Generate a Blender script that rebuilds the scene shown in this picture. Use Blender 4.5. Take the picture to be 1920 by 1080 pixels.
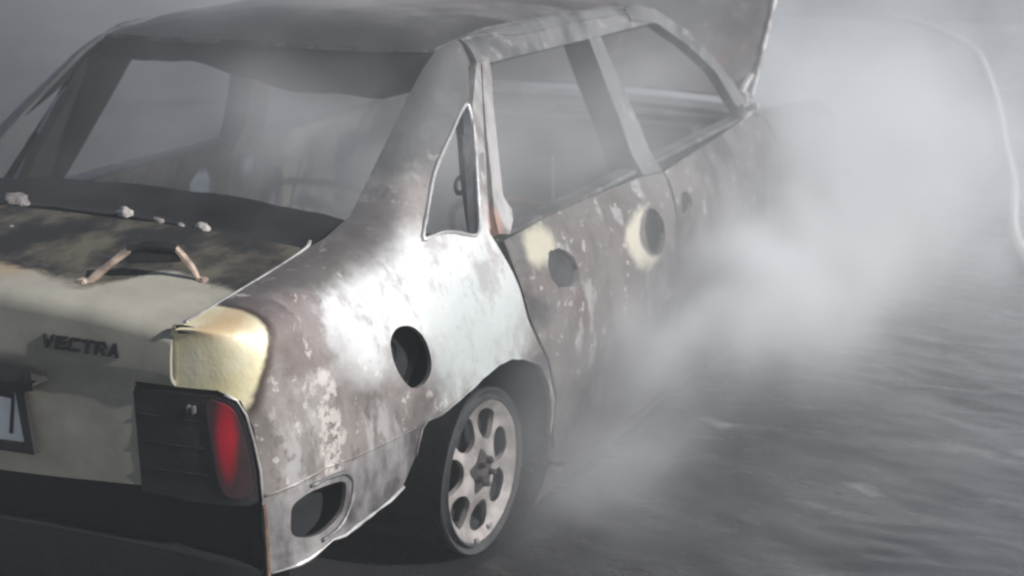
import bpy, bmesh, math, random
import numpy as np
from mathutils import Vector, Matrix, noise as mnoise
from mathutils.geometry import delaunay_2d_cdt

SC = bpy.context.scene
for o in list(bpy.data.objects): bpy.data.objects.remove(o)
COL = SC.collection
random.seed(7)

# ------------------------------------------------------------------ camera
CAM = (-2.1492, -2.4757, 1.6425); YAW, PITCH, ROLL, FPX = 27.678, -15.344, -0.857, 2878.9
def cam_basis():
    y, p, ro = map(math.radians, (YAW, PITCH, ROLL))
    f = np.array([math.cos(p)*math.cos(y), math.cos(p)*math.sin(y), math.sin(p)])
    rt = np.cross(f, [0, 0, 1]); rt /= np.linalg.norm(rt); u = np.cross(rt, f)
    return f, math.cos(ro)*rt+math.sin(ro)*u, -math.sin(ro)*rt+math.cos(ro)*u
_f, _r, _u = cam_basis()
cd = bpy.data.cameras.new('camera'); cam = bpy.data.objects.new('camera', cd); COL.objects.link(cam)
cam.matrix_world = Matrix(((_r[0], _u[0], -_f[0], CAM[0]), (_r[1], _u[1], -_f[1], CAM[1]), (_r[2], _u[2], -_f[2], CAM[2]), (0, 0, 0, 1)))
cd.sensor_width = 36; cd.lens = 36*FPX/1920; cd.clip_start = .05; cd.clip_end = 300
cd.dof.use_dof = True; cd.dof.focus_distance = 3.1; cd.dof.aperture_fstop = 3.5
SC.camera = cam

# ------------------------------------------------------------------ sky, sun, exposure
SUN_DIR = Vector((.02, -.86, .50)).normalized()
el = math.asin(SUN_DIR.z); az = math.atan2(SUN_DIR.x, SUN_DIR.y)
w = bpy.data.worlds.new('World'); SC.world = w; w.use_nodes = True
nt = w.node_tree; bg = nt.nodes['Background']
sky = nt.nodes.new('ShaderNodeTexSky'); sky.sky_type = 'NISHITA'; sky.sun_disc = False
sky.sun_elevation = el; sky.sun_rotation = az
nt.links.new(sky.outputs[0], bg.inputs[0]); bg.inputs[1].default_value = .05
sl = bpy.data.lights.new('sun', 'SUN'); sun = bpy.data.objects.new('sun', sl); COL.objects.link(sun)
sl.energy = 4.5; sl.angle = math.radians(.5); sl.color = (1, .985, .965)
sun.rotation_euler = SUN_DIR.to_track_quat('Z', 'Y').to_euler()
vs = SC.view_settings; vs.view_transform = 'Standard'; vs.look = 'None'; vs.gamma = 1; vs.use_curve_mapping = False
vs.exposure = 0.3
cy = SC.cycles
cy.volume_bounces = 3; cy.max_bounces = 8; cy.diffuse_bounces = 3; cy.glossy_bounces = 3
cy.volume_step_rate = 1.0; cy.volume_max_steps = 256
cy.use_adaptive_sampling = True; cy.adaptive_threshold = .03; cy.use_denoising = True
cy.pixel_filter_type = 'BLACKMAN_HARRIS'; cy.filter_width = 2.4
cy.sample_clamp_indirect = 4

# ------------------------------------------------------------------ body surfaces (metres, x forward, y left, z up)
def catmull(P, n=12):
    P = [np.array(p, float) for p in P]
    Q = [2*P[0]-P[1]] + P + [2*P[-1]-P[-2]]
    out = []
    for i in range(1, len(Q)-2):
        a, b, c, d = Q[i-1], Q[i], Q[i+1], Q[i+2]
        for k in range(n):
            t = k/n
            out.append(.5*((2*b)+(-a+c)*t+(2*a-5*b+4*c-d)*t*t+(-a+3*b-3*c+d)*t**3))
    out.append(P[-1])
    return np.array(out)

PLAN = catmull([(-.045,0),(-.04,.13),(-.028,.25),(-.008,.42),(.005,.53),(.014,.62),(.029,.70),(.050,.75),(.082,.787),
                (.135,.813),(.25,.832),(.52,.838),(.9,.846),(1.2,.850),(2.0,.852),(3.0,.848),(3.5,.838),(3.9,.80),(4.15,.72),
                (4.27,.55),(4.32,.30),(4.33,0)])
_seg = np.r_[0, np.cumsum(np.hypot(*np.diff(PLAN, axis=0).T))]
_i25 = np.argmin(abs(PLAN[:,0]-.25)+(PLAN[:,1] < .7)*9)
PU = _seg - _seg[_i25] + PLAN[_i25,0]          # arc length, equals x along the flank
_d = np.gradient(PLAN, axis=0); _d /= np.hypot(_d[:,0], _d[:,1])[:,None]
PN = np.c_[-_d[:,1], _d[:,0]]                  # outward normal in plan (half plane y>0)
PZ = [-.05,.03,.10,.20,.33,.46,.58,.66,.72,.77,.80,.83,1.19,1.23]
PI_ = [.10,.07,.035,.012,.0,.004,.012,.025,.045,.072,.093,.106,.236,.262]

def smooth(a, b, t):
    t = min(1., max(0., (t-a)/(b-a)))
    return t*t*(3-2*t)

def side(u, z):
    """point of the right flank (and the rear and front faces round the corners) at arc length u and height z"""
    x = np.interp(u, PU, PLAN[:,0]); y = np.interp(u, PU, PLAN[:,1])
    nx = np.interp(u, PU, PN[:,0]); ny = np.interp(u, PU, PN[:,1])
    k = .12+.88*smooth(-.02, .22, u)
    if u > 3.4: k = 1-.6*smooth(3.6, 4.2, u)
    d = np.interp(z, PZ, PI_)*k
    return np.array([x-nx*d, -(y-ny*d), z])
# inner edge of the quarter panel: boot-lid edge, rear-window edge, roof edge
EDGE = [(-.62,(-.002,.632,.812)),(-.2,(-.001,.633,.813)),(.03,(.004,.633,.814)),(.15,(.15,.628,.830)),(.35,(.35,.615,.848)),(.55,(.55,.60,.868)),(.668,(.668,.588,.891)),
        (.80,(.80,.575,.985)),(.95,(.95,.559,1.088)),(1.08,(1.08,.545,1.17)),(1.16,(1.16,.537,1.208)),(1.24,(1.24,.545,1.222)),(1.4,(1.4,.553,1.235)),(1.8,(1.8,.56,1.242)),(2.3,(2.3,.56,1.225))]
def edge(u):
    us = [e[0] for e in EDGE]
    return np.array([np.interp(u, us, [e[1][0] for e in EDGE]), -np.interp(u, us, [e[1][1] for e in EDGE]), np.interp(u, us, [e[1][2] for e in EDGE])])
VB = .70
def quarter(u, v):
    """flank up to height VB, then a rounded shoulder over to the inner edge; v-VB in 0..0.4 runs along the shoulder"""
    if v <= VB: return side(u, v)
    s = min(1.05, (v-VB)/.4)
    E = edge(u); P0 = side(u, VB); C = side(u, E[2]-.0)
    if u < .2:
        C = np.array([P0[0], P0[1], E[2]])*1.
    kb = smooth(-.05, .3, u); P1 = P0+(C-P0)*(.88-.02*kb); P2 = E+(C-E)*(.86-.06*kb)
    return P0*(1-s)**3+3*P1*s*(1-s)**2+3*P2*s*s*(1-s)+E*s**3

# ------------------------------------------------------------------ helpers
def link(o, parent=None):
    COL.objects.link(o)
    if parent: o.parent = parent
    return o
def tag(o, label=None, cat=None, group=None, kind=None):
    for k, v in (('label', label), ('category', cat), ('group', group), ('kind', kind)):
        if v: o[k] = v
    return o
def mesh_obj(name, V, Fc, mats, parent=None, smooth=True, mi=None, auto=True):
    me = bpy.data.meshes.new(name); me.from_pydata([tuple(map(float, v)) for v in V], [], Fc)
    for m in (mats if isinstance(mats, (list, tuple)) else [mats]): me.materials.append(m)
    if mi: me.polygons.foreach_set('material_index', mi)
    if smooth:
        me.polygons.foreach_set('use_smooth', [True]*len(me.polygons))
        if auto: me.set_sharp_from_angle(angle=math.radians(42))
    me.update()
    return link(bpy.data.objects.new(name, me), parent)
def resample(P, d, closed=True):
    P = [tuple(p) for p in P]; Q = P+[P[0]] if closed else P
    out = []
    for a, b in zip(Q[:-1], Q[1:]):
        n = max(1, int(round(math.dist(a, b)/d)))
        out += [(a[0]+(b[0]-a[0])*k/n, a[1]+(b[1]-a[1])*k/n) for k in range(n)]
    if not closed: out.append(Q[-1])
    return out
def smooth_loop(P, n=6):
    P = [np.array(p, float) for p in P]; m = len(P); out = []
    for i in range(m):
        a, b, c, d = P[i-1], P[i], P[(i+1) % m], P[(i+2) % m]
        for k in range(n):
            t = k/n
            out.append(tuple(.5*((2*b)+(-a+c)*t+(2*a-5*b+4*c-d)*t*t+(-a+3*b-3*c+d)*t**3)))
    return out
def ellipse(c, rx, ry, n=24, ang=0):
    return [(c[0]+rx*math.cos(t)*math.cos(ang)-ry*math.sin(t)*math.sin(ang), c[1]+rx*math.cos(t)*math.sin(ang)+ry*math.sin(t)*math.cos(ang)) for t in [2*math.pi*k/n for k in range(n)]]
def inside(polys, x, y):
    c = False
    for P in polys:
        j = len(P)-1
        for i in range(len(P)):
            if (P[i][1] > y) != (P[j][1] > y) and x < (P[j][0]-P[i][0])*(y-P[i][1])/(P[j][1]-P[i][1])+P[i][0]: c = not c
            j = i
    return c
def triangulate(loops, d):
    pts, edges = [], []
    for L in loops:
        b = len(pts); pts += [Vector(p) for p in L]
        edges += [(b+i, b+(i+1) % len(L)) for i in range(len(L))]
    arr = np.array([tuple(p) for p in pts]); lo, hi = arr.min(0), arr.max(0)
    nx, ny = int((hi[0]-lo[0])/d)+1, int((hi[1]-lo[1])/d)+1
    for i in range(nx+1):
        for j in range(ny+1):
            x, y = lo[0]+(i+.5*(j % 2))*d, lo[1]+j*d
            if ((arr-(x, y))**2).sum(1).min() > (.55*d)**2 and inside(loops, x, y): pts.append(Vector((x, y)))
    r = delaunay_2d_cdt(pts, edges, [], 0, 1e-6)
    V = [tuple(v) for v in r[0]]; T = []
    for f in r[2]:
        if len(f) == 3:
            cx = sum(V[i][0] for i in f)/3; cy_ = sum(V[i][1] for i in f)/3
            if inside(loops, cx, cy_): T.append(tuple(f))
    return V, T
CENTRE = np.array([1.9, 0, .5])
def shell(name, fn, loops, d, th, mats, parent=None, mirror=False, wobble=.0025, ws=5., out=None, seed=0, lift=0.):
    """thin sheet of metal: the outline (and holes) in the panel's own (u,v), mapped by fn, th thick, back of a second material"""
    loops = [resample(L, d*.8) for L in loops]
    V2, T = triangulate(loops, d)
    P = np.array([fn(*v) for v in V2])
    tri = np.array(T)
    fnr = np.cross(P[tri[:,1]]-P[tri[:,0]], P[tri[:,2]]-P[tri[:,0]])
    Nn = np.zeros_like(P)
    for k in range(3): np.add.at(Nn, tri[:,k], fnr)
    Nn /= np.linalg.norm(Nn, axis=1)[:,None]+1e-12
    ref = (P-CENTRE) if out is None else np.tile(np.array(out, float), (len(P), 1))
    if (Nn*ref).sum() < 0: Nn = -Nn; T = [t[::-1] for t in T]
    if wobble:
        for i, p in enumerate(P):
            q = Vector(p)*ws+Vector((seed*3.1, 0, 0))
            P[i] = p+Nn[i]*wobble*(mnoise.noise(q)+.5*mnoise.noise(q*2.7))
    P = P+Nn*lift
    n = len(P); B = P-Nn*th
    cnt = {}
    for t in T:
        for a, b in ((t[0], t[1]), (t[1], t[2]), (t[2], t[0])): cnt[(a, b)] = 1
    rim = [(a, b) for a, b in cnt if (b, a) not in cnt]
    Fc = list(T)+[(t[2]+n, t[1]+n, t[0]+n) for t in T]+[(b, a, a+n, b+n) for a, b in rim]
    mi = [0]*len(T)+[1]*len(T)+[2]*len(rim)
    VV = np.r_[P, B]
    if mirror: VV[:,1] *= -1; Fc = [f[::-1] for f in Fc]
    if not isinstance(mats, (list, tuple)): mats = [mats]*3
    if len(mats) == 2: mats = [mats[0], mats[1], mats[0]]
    return mesh_obj(name, VV, Fc, mats, parent, mi=mi)
def tube(name, pts, r, mat, parent=None, n=8, closed=False, mirror=False, rough=0., smooth_path=True):
    V, Fc = tube_data(pts, r, n, closed, rough, smooth_path)
    if mirror: V = [(v[0], -v[1], v[2]) for v in V]; Fc = [f[::-1] for f in Fc]
    return mesh_obj(name, V, Fc, mat, parent, auto=False)
def tube_data(pts, r, n=8, closed=False, rough=0., smooth_path=True):
    P = [Vector(p) for p in pts]
    if smooth_path and len(P) > 2 and not closed: P = [Vector(p) for p in catmull(P, 5)]
    V, Fc = [], []; m = len(P); up = None
    for i, p in enumerate(P):
        t = (P[(i+1) % m]-P[i-1]) if closed else (P[min(i+1, m-1)]-P[max(i-1, 0)])
        t.normalize()
        a = up if up else (Vector((0, 0, 1)) if abs(t.z) < .9 else Vector((1, 0, 0)))
        s = t.cross(a).normalized(); a = s.cross(t).normalized(); up = a
        rr = r(i/(m-1)) if callable(r) else r
        if rough: rr *= 1+rough*mnoise.noise(p*30)
        for k in range(n):
            q = 2*math.pi*k/n
            V.append(tuple(p+s*(rr*math.cos(q))+a*(rr*math.sin(q))))
    for i in range(m if closed else m-1):
        j = (i+1) % m
        for k in range(n): Fc.append((i*n+k, i*n+(k+1) % n, j*n+(k+1) % n, j*n+k))
    if not closed: Fc += [tuple(range(n))[::-1], tuple((m-1)*n+k for k in range(n))]
    return V, Fc
def box_data(c, s, rot=None, bev=.0):
    bm = bmesh.new(); bmesh.ops.create_cube(bm, size=1)
    bmesh.ops.scale(bm, vec=s, verts=bm.verts)
    if bev: bmesh.ops.bevel(bm, geom=bm.edges[:], offset=bev, segments=2, affect='EDGES')
    M = Matrix.Translation(c) @ (rot.to_4x4() if rot else Matrix())
    V = [tuple(M @ v.co) for v in bm.verts]; bm.verts.index_update()
    Fc = [tuple(v.index for v in f.verts) for f in bm.faces]; bm.free()
    return V, Fc
def join(parts):
    V, Fc = [], []
    for v, f in parts:
        b = len(V); V += list(v); Fc += [tuple(i+b for i in t) for t in f]
    return V, Fc
def lathe(prof, n=48, axis_c=(0, 0, 0)):
    """profile of (radius, y) about the y axis through axis_c"""
    V, Fc = [], []; m = len(prof)
    for k in range(n):
        a = 2*math.pi*k/n
        for r, y in prof: V.append((axis_c[0]+r*math.cos(a), axis_c[1]+y, axis_c[2]+r*math.sin(a)))
    for k in range(n):
        for i in range(m-1):
            a, b = k*m+i, ((k+1) % n)*m+i
            Fc.append((a, b, b+1, a+1))
    return V, Fc

# ------------------------------------------------------------------ materials
class Mat:
    def __init__(s, name):
        s.m = bpy.data.materials.new(name); s.m.use_nodes = True; s.t = s.m.node_tree; s.n = s.t.nodes
        s.b = s.n['Principled BSDF']; s.co = s.n.new('ShaderNodeTexCoord').outputs['Object']
        s.sep = None
    def set(s, sock, v):
        if isinstance(v, bpy.types.NodeSocket): s.t.links.new(v, sock)
        elif v is not None: sock.default_value = (*v, 1) if isinstance(v, (tuple, list)) and len(v) == 3 and sock.type == 'RGBA' else v
    def math(s, op, a, b=None, c=None, clamp=False):
        n = s.n.new('ShaderNodeMath'); n.operation = op; n.use_clamp = clamp
        s.set(n.inputs[0], a); s.set(n.inputs[1], b); s.set(n.inputs[2], c); return n.outputs[0]
    def vmath(s, op, a, b=None):
        n = s.n.new('ShaderNodeVectorMath'); n.operation = op
        s.set(n.inputs[0], a); s.set(n.inputs[1], b)
        return n.outputs['Value'] if op in ('LENGTH', 'DISTANCE', 'DOT_PRODUCT') else n.outputs[0]
    def noise(s, scale, detail=4, rough=.55, stretch=None, dist=0., off=None, color=False):
        v = s.co
        if stretch: v = s.vmath('MULTIPLY', v, stretch)
        if off: v = s.vmath('ADD', v, off)
        n = s.n.new('ShaderNodeTexNoise'); n.inputs['Scale'].default_value = scale; n.inputs['Detail'].default_value = detail
        n.inputs['Roughness'].default_value = rough; n.inputs['Distortion'].default_value = dist
        s.t.links.new(v, n.inputs['Vector']); return n.outputs['Color' if color else 'Fac']
    def step(s, f, a, b):
        n = s.n.new('ShaderNodeMapRange'); n.interpolation_type = 'SMOOTHSTEP'
        s.set(n.inputs[0], f); n.inputs[1].default_value = a; n.inputs[2].default_value = b; return n.outputs[0]
    def mix(s, f, a, b):
        n = s.n.new('ShaderNodeMix'); n.data_type = 'RGBA'; s.set(n.inputs[0], f); s.set(n.inputs[6], a); s.set(n.inputs[7], b); return n.outputs[2]
    def mixf(s, f, a, b):
        n = s.n.new('ShaderNodeMix'); s.set(n.inputs[0], f); s.set(n.inputs[2], a); s.set(n.inputs[3], b); return n.outputs[0]
    def xyz(s):
        if s.sep is None:
            s.sep = s.n.new('ShaderNodeSeparateXYZ'); s.t.links.new(s.co, s.sep.inputs[0])
        return s.sep.outputs
    def spot(s, c, r, ragged=.6, scale=7., soft=.25):
        """a stain: 1 inside the ellipsoid, ragged border"""
        v = s.vmath('DIVIDE', s.vmath('SUBTRACT', s.co, c), r)
        l = s.vmath('LENGTH', v)
        l = s.math('ADD', l, s.math('MULTIPLY', s.math('SUBTRACT', s.noise(scale, 4, .6), .5), ragged*2))
        n = s.n.new('ShaderNodeMapRange'); n.interpolation_type = 'SMOOTHSTEP'
        s.set(n.inputs[0], l); n.inputs[1].default_value = 1+soft; n.inputs[2].default_value = 1-soft; return n.outputs[0]
    def bump(s, h, strength=.3, dist=.01):
        n = s.n.new('ShaderNodeBump'); n.inputs['Strength'].default_value = strength; n.inputs['Distance'].default_value = dist
        s.set(n.inputs['Height'], h); s.t.links.new(n.outputs[0], s.b.inputs['Normal'])
    def done(s, color, rough=.6, metal=0., spec=.5):
        s.set(s.b.inputs['Base Color'], color); s.set(s.b.inputs['Roughness'], rough); s.set(s.b.inputs['Metallic'], metal)
        s.set(s.b.inputs['Specular IOR Level'], spec); return s.m

def mat_plain(name, col, rough=.7, metal=0., var=.35, scale=9, bump=.25, spec=.4):
    m = Mat(name); f = m.noise(scale, 6, .65)
    c = m.mix(m.step(f, .3, .7), tuple(x*(1-var) for x in col), tuple(min(1, x*(1+var)) for x in col))
    m.bump(m.noise(scale*5, 4, .6), bump, .006)
    return m.done(c, m.mixf(f, max(.05, rough-.12), min(1, rough+.12)), metal, spec)

SOOT = mat_plain('soot_black', (.014, .015, .017), .85, 0, .5, 8, .4, .25)
SOOT_GREY = mat_plain('soot_grey_metal', (.05, .052, .055), .7, .2, .5, 6, .4)
PLASTIC = mat_plain('charred_plastic', (.016, .014, .015), .55, 0, .4, 12, .3)
TYRE = mat_plain('charred_tyre', (.02, .02, .022), .9, 0, .5, 20, .6, .2)
BARE = mat_plain('bare_steel_edge', (.62, .61, .60), .35, .55, .25, 14, .3)
RUST = mat_plain('scorched_wire', (.16, .10, .07), .75, .2, .5, 25, .5)
ASH = mat_plain('white_ash', (.42, .39, .36), .95, 0, .2, 40, .7, .1)
ALLOY = mat_plain('scorched_alloy', (.30, .275, .265), .55, .2, .42, 11, .25)
TAN = mat_plain('heat_browned_steel', (.40, .31, .25), .55, .1, .45, 30, .3)
ALLOY_DARK = mat_plain('sooty_hub', (.06, .055, .056), .7, .2, .5, 30, .4)
DARKBLUE = mat_plain('dark_bumper_foam', (.007, .009, .012), .85, 0, .3, 7, .4, .25)
ASH_GREY = mat_plain('grey_ash', (.20, .185, .175), .95, 0, .4, 40, .7, .1)
PLATE_WHITE = mat_plain('plate_white', (.80, .80, .78), .45, 0, .08, 10, .05)
def lens_mat():
    m = Mat('sooted_red_lens'); a = m.noise(14, 5, .65, (1, 1, .6)); x, y, z = m.xyz()
    q = [m.spot((side(-.014, .60)[0], sg*side(-.014, .60)[1], .60), (.05, .019, .072), .25, 16, .5) for sg in (1, -1)]
    s = m.math('ADD', q[0], q[1], clamp=True)
    c = m.mix(s, (.038, .018, .019), (.40, .012, .026)); m.bump(a, .3, .004)
    return m.done(c, m.mixf(s, .55, .25), 0, .5)
RED_LENS = lens_mat()

def scorched_flank(name, dark=0., door=False):
    m = Mat(name)
    a = m.noise(3.2, 7, .62, dist=.4); b = m.noise(9, 6, .65, (1, 1, .45)); c = m.noise(26, 5, .6); st = m.noise(7, 5, .6, (1.6, 1.6, .35), off=(3, 1, 0))
    col = m.mix(m.step(a, .36, .62), (.125, .110, .104), (.265, .238, .226))
    col = m.mix(m.math('MULTIPLY', m.step(st, .52, .72), .6), col, (.11, .078, .066))      # rusty runs
    col = m.mix(m.math('MULTIPLY', m.step(b, .56, .64), .7), col, (.40, .395, .39))         # bare ash-white areas
    col = m.mix(m.math('MULTIPLY', m.step(c, .61, .65), .6), col, (.58, .56, .54))         # flakes
    col = m.mix(m.math('MULTIPLY', m.step(c, .41, .36), .5), col, (.10, .085, .08))
    if not door:
        # boot-side shoulder: brown scorch with pale flakes; white highlight painted into the colour above the fuel filler; soot on the rear pillar
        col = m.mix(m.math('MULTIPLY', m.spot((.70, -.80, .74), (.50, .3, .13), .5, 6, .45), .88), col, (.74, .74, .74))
        col = m.mix(m.math('MULTIPLY', m.spot((.84, -.83, .60), (.22, .2, .15), .6, 9, .4), .85), col, (.50, .54, .535))
        col = m.mix(m.math('MULTIPLY', m.step(m.noise(13, 6, .68, (1, 1, .5), off=(0, 4, 2)), .50, .64), .55), col, (.27, .245, .24))
        col = m.mix(m.math('MULTIPLY', m.spot((.36, -.66, .87), (.34, .09, .075), .7, 7, .4), .9), col, (.105, .09, .084))
        col = m.mix(m.math('MULTIPLY', m.spot((.20, -.76, .77), (.10, .1, .10), .9, 14, .3), .75), col, (.16, .12, .11))
        col = m.mix(m.math('MULTIPLY', m.math('MULTIPLY', m.spot((.225, -.825, .60), (.035, .3, .13), 1.3, 16, .2), m.step(m.noise(38, 4, .65), .44, .52)), .75), col, (.58, .54, .51))
        fl = m.math('MULTIPLY', m.step(m.noise(24, 6, .65, dist=.8), .58, .70), m.spot((.28, -.70, .78), (.30, .2, .16), .5, 8, .4))
        col = m.mix(fl, col, (.55, .49, .46))
        col = m.mix(m.math('MULTIPLY', m.spot((.98, -.58, 1.10), (.30, .11, .24), .55, 5, .4), .9), col, (.085, .088, .09))
        col = m.mix(m.math('MULTIPLY', m.spot((.66, -.62, .92), (.10, .12, .08), .7, 9, .4), .5), col, (.08, .075, .075))
        # grey bumper zone under the step, sooted near the bottom
        col = m.mix(m.math('MULTIPLY', m.step(m.math('ADD', m.xyz()[2], m.math('MULTIPLY', a, .12)), .55, .50), .55), col, (.20, .19, .195))
        col = m.mix(m.step(m.xyz()[2], .485, .465), col, m.mix(m.step(m.math('ADD', m.math('MULTIPLY', a, .6), m.math('MULTIPLY', b, .4)), .41, .58), (.06, .056, .058), (.29, .275, .275)))
    else:
        col = m.mix(m.math('MULTIPLY', m.step(a, .44, .62), .85), col, (.045, .045, .048))
        col = m.mix(m.spot((1.20, -.80, .725), (.080, .1, .045), .75, 10, .4), col, (.52, .48, .38))
        ring = m.math('SUBTRACT', m.spot((1.80, -.83, .615), (.112, .2, .085), .45, 9, .25), m.spot((1.87, -.83, .62), (.10, .2, .07), .15, 9, .12), clamp=True)
        col = m.mix(ring, col, (.58, .54, .44))
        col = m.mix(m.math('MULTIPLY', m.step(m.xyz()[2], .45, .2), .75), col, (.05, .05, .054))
    gr = m.noise(75, 4, .7)
    col = m.mix(m.math('MULTIPLY', m.step(gr, .56, .70), .22), col, (.06, .05, .046))
    if not door:
        # cream paint left on the rear corner, a brown heat line round it
        k = m.math('ADD', m.xyz()[0], m.math('MULTIPLY', m.math('SUBTRACT', m.noise(11, 4, .6), .5), .035))
        hx = m.math('SUBTRACT', k, m.math('MULTIPLY', m.math('SUBTRACT', m.xyz()[2], .70), .45))
        low_z = m.step(m.math('ADD', m.xyz()[2], m.math('MULTIPLY', m.math('SUBTRACT', c, .5), .05)), .622, .655)
        col = m.mix(m.math('MULTIPLY', m.step(hx, .100, .080), low_z), col, (.075, .055, .045))
        cream = m.mix(m.step(m.noise(8, 4, .6), .4, .65), (.78, .69, .42), (.84, .77, .56))
        cream = m.mix(m.math('MULTIPLY', m.spot((.05, -.70, .825), (.10, .05, .03), .8, 14, .5), .7), cream, (.55, .35, .17))
        col = m.mix(m.math('MULTIPLY', m.step(hx, .078, .064), low_z), col, cream)
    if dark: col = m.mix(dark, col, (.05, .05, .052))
    m.bump(m.math('ADD', m.math('ADD', m.math('MULTIPLY', b, .7), m.math('MULTIPLY', c, .7)), m.math('MULTIPLY', gr, .3)), .30, .008)
    return m.done(col, m.mixf(b, .34, .58), .25, .5)
FLANK = scorched_flank('scorched_flank'); FLANK_DARKENED = scorched_flank('darkened_far_flank', .85)  # far-side copy is mostly mixed towards dark grey
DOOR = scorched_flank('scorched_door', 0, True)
def inner_mat():
    m = Mat('scorched_inner_metal'); a = m.noise(5, 6, .65); b = m.noise(16, 4, .6)
    c = m.mix(m.step(a, .32, .55), (.08, .075, .06), (.40, .36, .26))
    c = m.mix(m.math('MULTIPLY', m.step(b, .56, .66), .7), c, (.30, .17, .11))
    c = m.mix(m.math('MULTIPLY', m.spot((1.9, .68, .97), (.25, .12, .09), .5, 8, .4), .9), c, (.62, .36, .30))
    m.bump(b, .4, .01); return m.done(c, .8, .1, .3)
INNER = inner_mat()
def pillar_mat():
    m = Mat('ash_grey_pillar'); a = m.noise(6, 6, .65, (1, 1, .6)); b = m.noise(22, 5, .6)
    c = m.mix(m.step(a, .36, .62), (.085, .084, .085), (.19, .187, .185))
    c = m.mix(m.math('MULTIPLY', m.step(b, .56, .68), .5), c, (.38, .37, .36))
    m.bump(b, .3, .006); return m.done(c, m.mixf(a, .35, .6), .3, .5)
PILLAR = pillar_mat()
def strip_mat():
    m = Mat('pale_burnt_frame'); a = m.noise(9, 6, .65, (1, 1, .3)); b = m.noise(30, 5, .6)
    c = m.mix(m.step(a, .36, .60), (.20, .175, .165), (.55, .53, .52))
    c = m.mix(m.math('MULTIPLY', m.spot((1.03, -.76, .82), (.05, .1, .05), .6, 14, .3), .8), c, (.50, .28, .20))
    m.bump(b, .3, .005); return m.done(c, m.mixf(a, .3, .5), .35, .5)
STRIP = strip_mat()
def lid_mat():
    m = Mat('cream_boot_paint'); a = m.noise(5, 6, .65); b = m.noise(13, 6, .65, dist=.6); g = m.noise(3.5, 5, .6, off=(5, 2, 0))
    cream = m.mix(m.step(a, .35, .65), (.285, .265, .22), (.37, .345, .285))
    cream = m.mix(m.math('MULTIPLY', m.spot((.10, -.10, .86), (.10, .16, .05), .6, 8, .5), .6), cream, (.38, .25, .12))
    sk = m.noise(5, 7, .7, (.9, 1.2, 1), off=(1, 8, 0))
    soot = m.mix(m.step(sk, .40, .62), (.018, .018, .018), (.105, .092, .070))
    soot = m.mix(m.math('MULTIPLY', m.step(b, .58, .70), .5), soot, (.10, .085, .085))
    x, y, z = m.xyz()
    # the burn front runs across the lid, ragged, further back in the middle
    e = m.math('ADD', x, m.math('MULTIPLY', m.math('SUBTRACT', b, .5), .09))
    e = m.math('ADD', e, m.math('MULTIPLY', m.math('SUBTRACT', g, .5), .09))
    e = m.math('SUBTRACT', e, m.math('MULTIPLY', m.step(y, -.36, -.47), .145))
    f = m.step(e, .045, .085)
    f = m.math('MULTIPLY', f, m.step(z, .76, .80))
    col = m.mix(f, cream, soot)
    dirt = m.noise(2.6, 6, .7, (1, 1, 1.6), off=(9, 0, 0))
    col = m.mix(m.math('MULTIPLY', m.step(dirt, .5, .72), .45), col, (.16, .145, .11))
    m.bump(b, .12, .005)
    return m.done(col, m.mixf(f, .42, .8), 0, m.mixf(f, .5, .25))
LID = lid_mat()
def roof_mat():
    m = Mat('burnt_roof'); a = m.noise(3, 6, .65); b = m.noise(12, 5, .6)
    c = m.mix(m.step(a, .38, .62), (.065, .058, .057), (.17, .152, .148)); c = m.mix(m.math('MULTIPLY', m.step(b, .55, .7), .5), c, (.30, .19, .15))
    c = m.mix(m.math('MULTIPLY', m.step(m.math('ADD', m.xyz()[0], m.math('MULTIPLY', m.math('SUBTRACT', a, .5), .5)), 1.62, 1.22), .9), c, (.02, .02, .021))
    m.bump(b, .35, .008); return m.done(c, .65, .15, .35)
ROOF = roof_mat()

# ------------------------------------------------------------------ ground
def road_mat():
    m = Mat('wet_asphalt'); a = m.noise(1.3, 5, .6); g = m.noise(140, 3, .6); b = m.noise(5, 5, .65)
    c = m.mix(m.step(a, .35, .65), (.040, .040, .041), (.062, .060, .059)); c = m.mix(m.math('MULTIPLY', m.step(g, .55, .7), .5), c, (.10, .10, .10))
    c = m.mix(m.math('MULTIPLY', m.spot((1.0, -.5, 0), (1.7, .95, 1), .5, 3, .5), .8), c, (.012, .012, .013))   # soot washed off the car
    m.bump(m.math('ADD', g, m.math('MULTIPLY', b, .6)), .5, .006)
    return m.done(c, m.mixf(m.step(a, .4, .6), .65, .85), 0, .2)
xs = list(np.linspace(-15, -1, 15))+list(np.linspace(-.9, 8, 90))+list(np.linspace(8.4, 60, 40)); ys = list(np.linspace(-34, -4, 16))+list(np.linspace(-3.9, 3, 70))+list(np.linspace(3.3, 34, 18))
V = [(x, y, .008*mnoise.noise(Vector((x*.8, y*.8, 0)))-.036) for x in xs for y in ys]; ny = len(ys)
tag(mesh_obj('road', V, [(i*ny+j, (i+1)*ny+j, (i+1)*ny+j+1, i*ny+j+1) for i in range(len(xs)-1) for j in range(ny-1)], road_mat(), auto=False), kind='structure', label='wet grey asphalt street under and around the burnt car')

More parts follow.
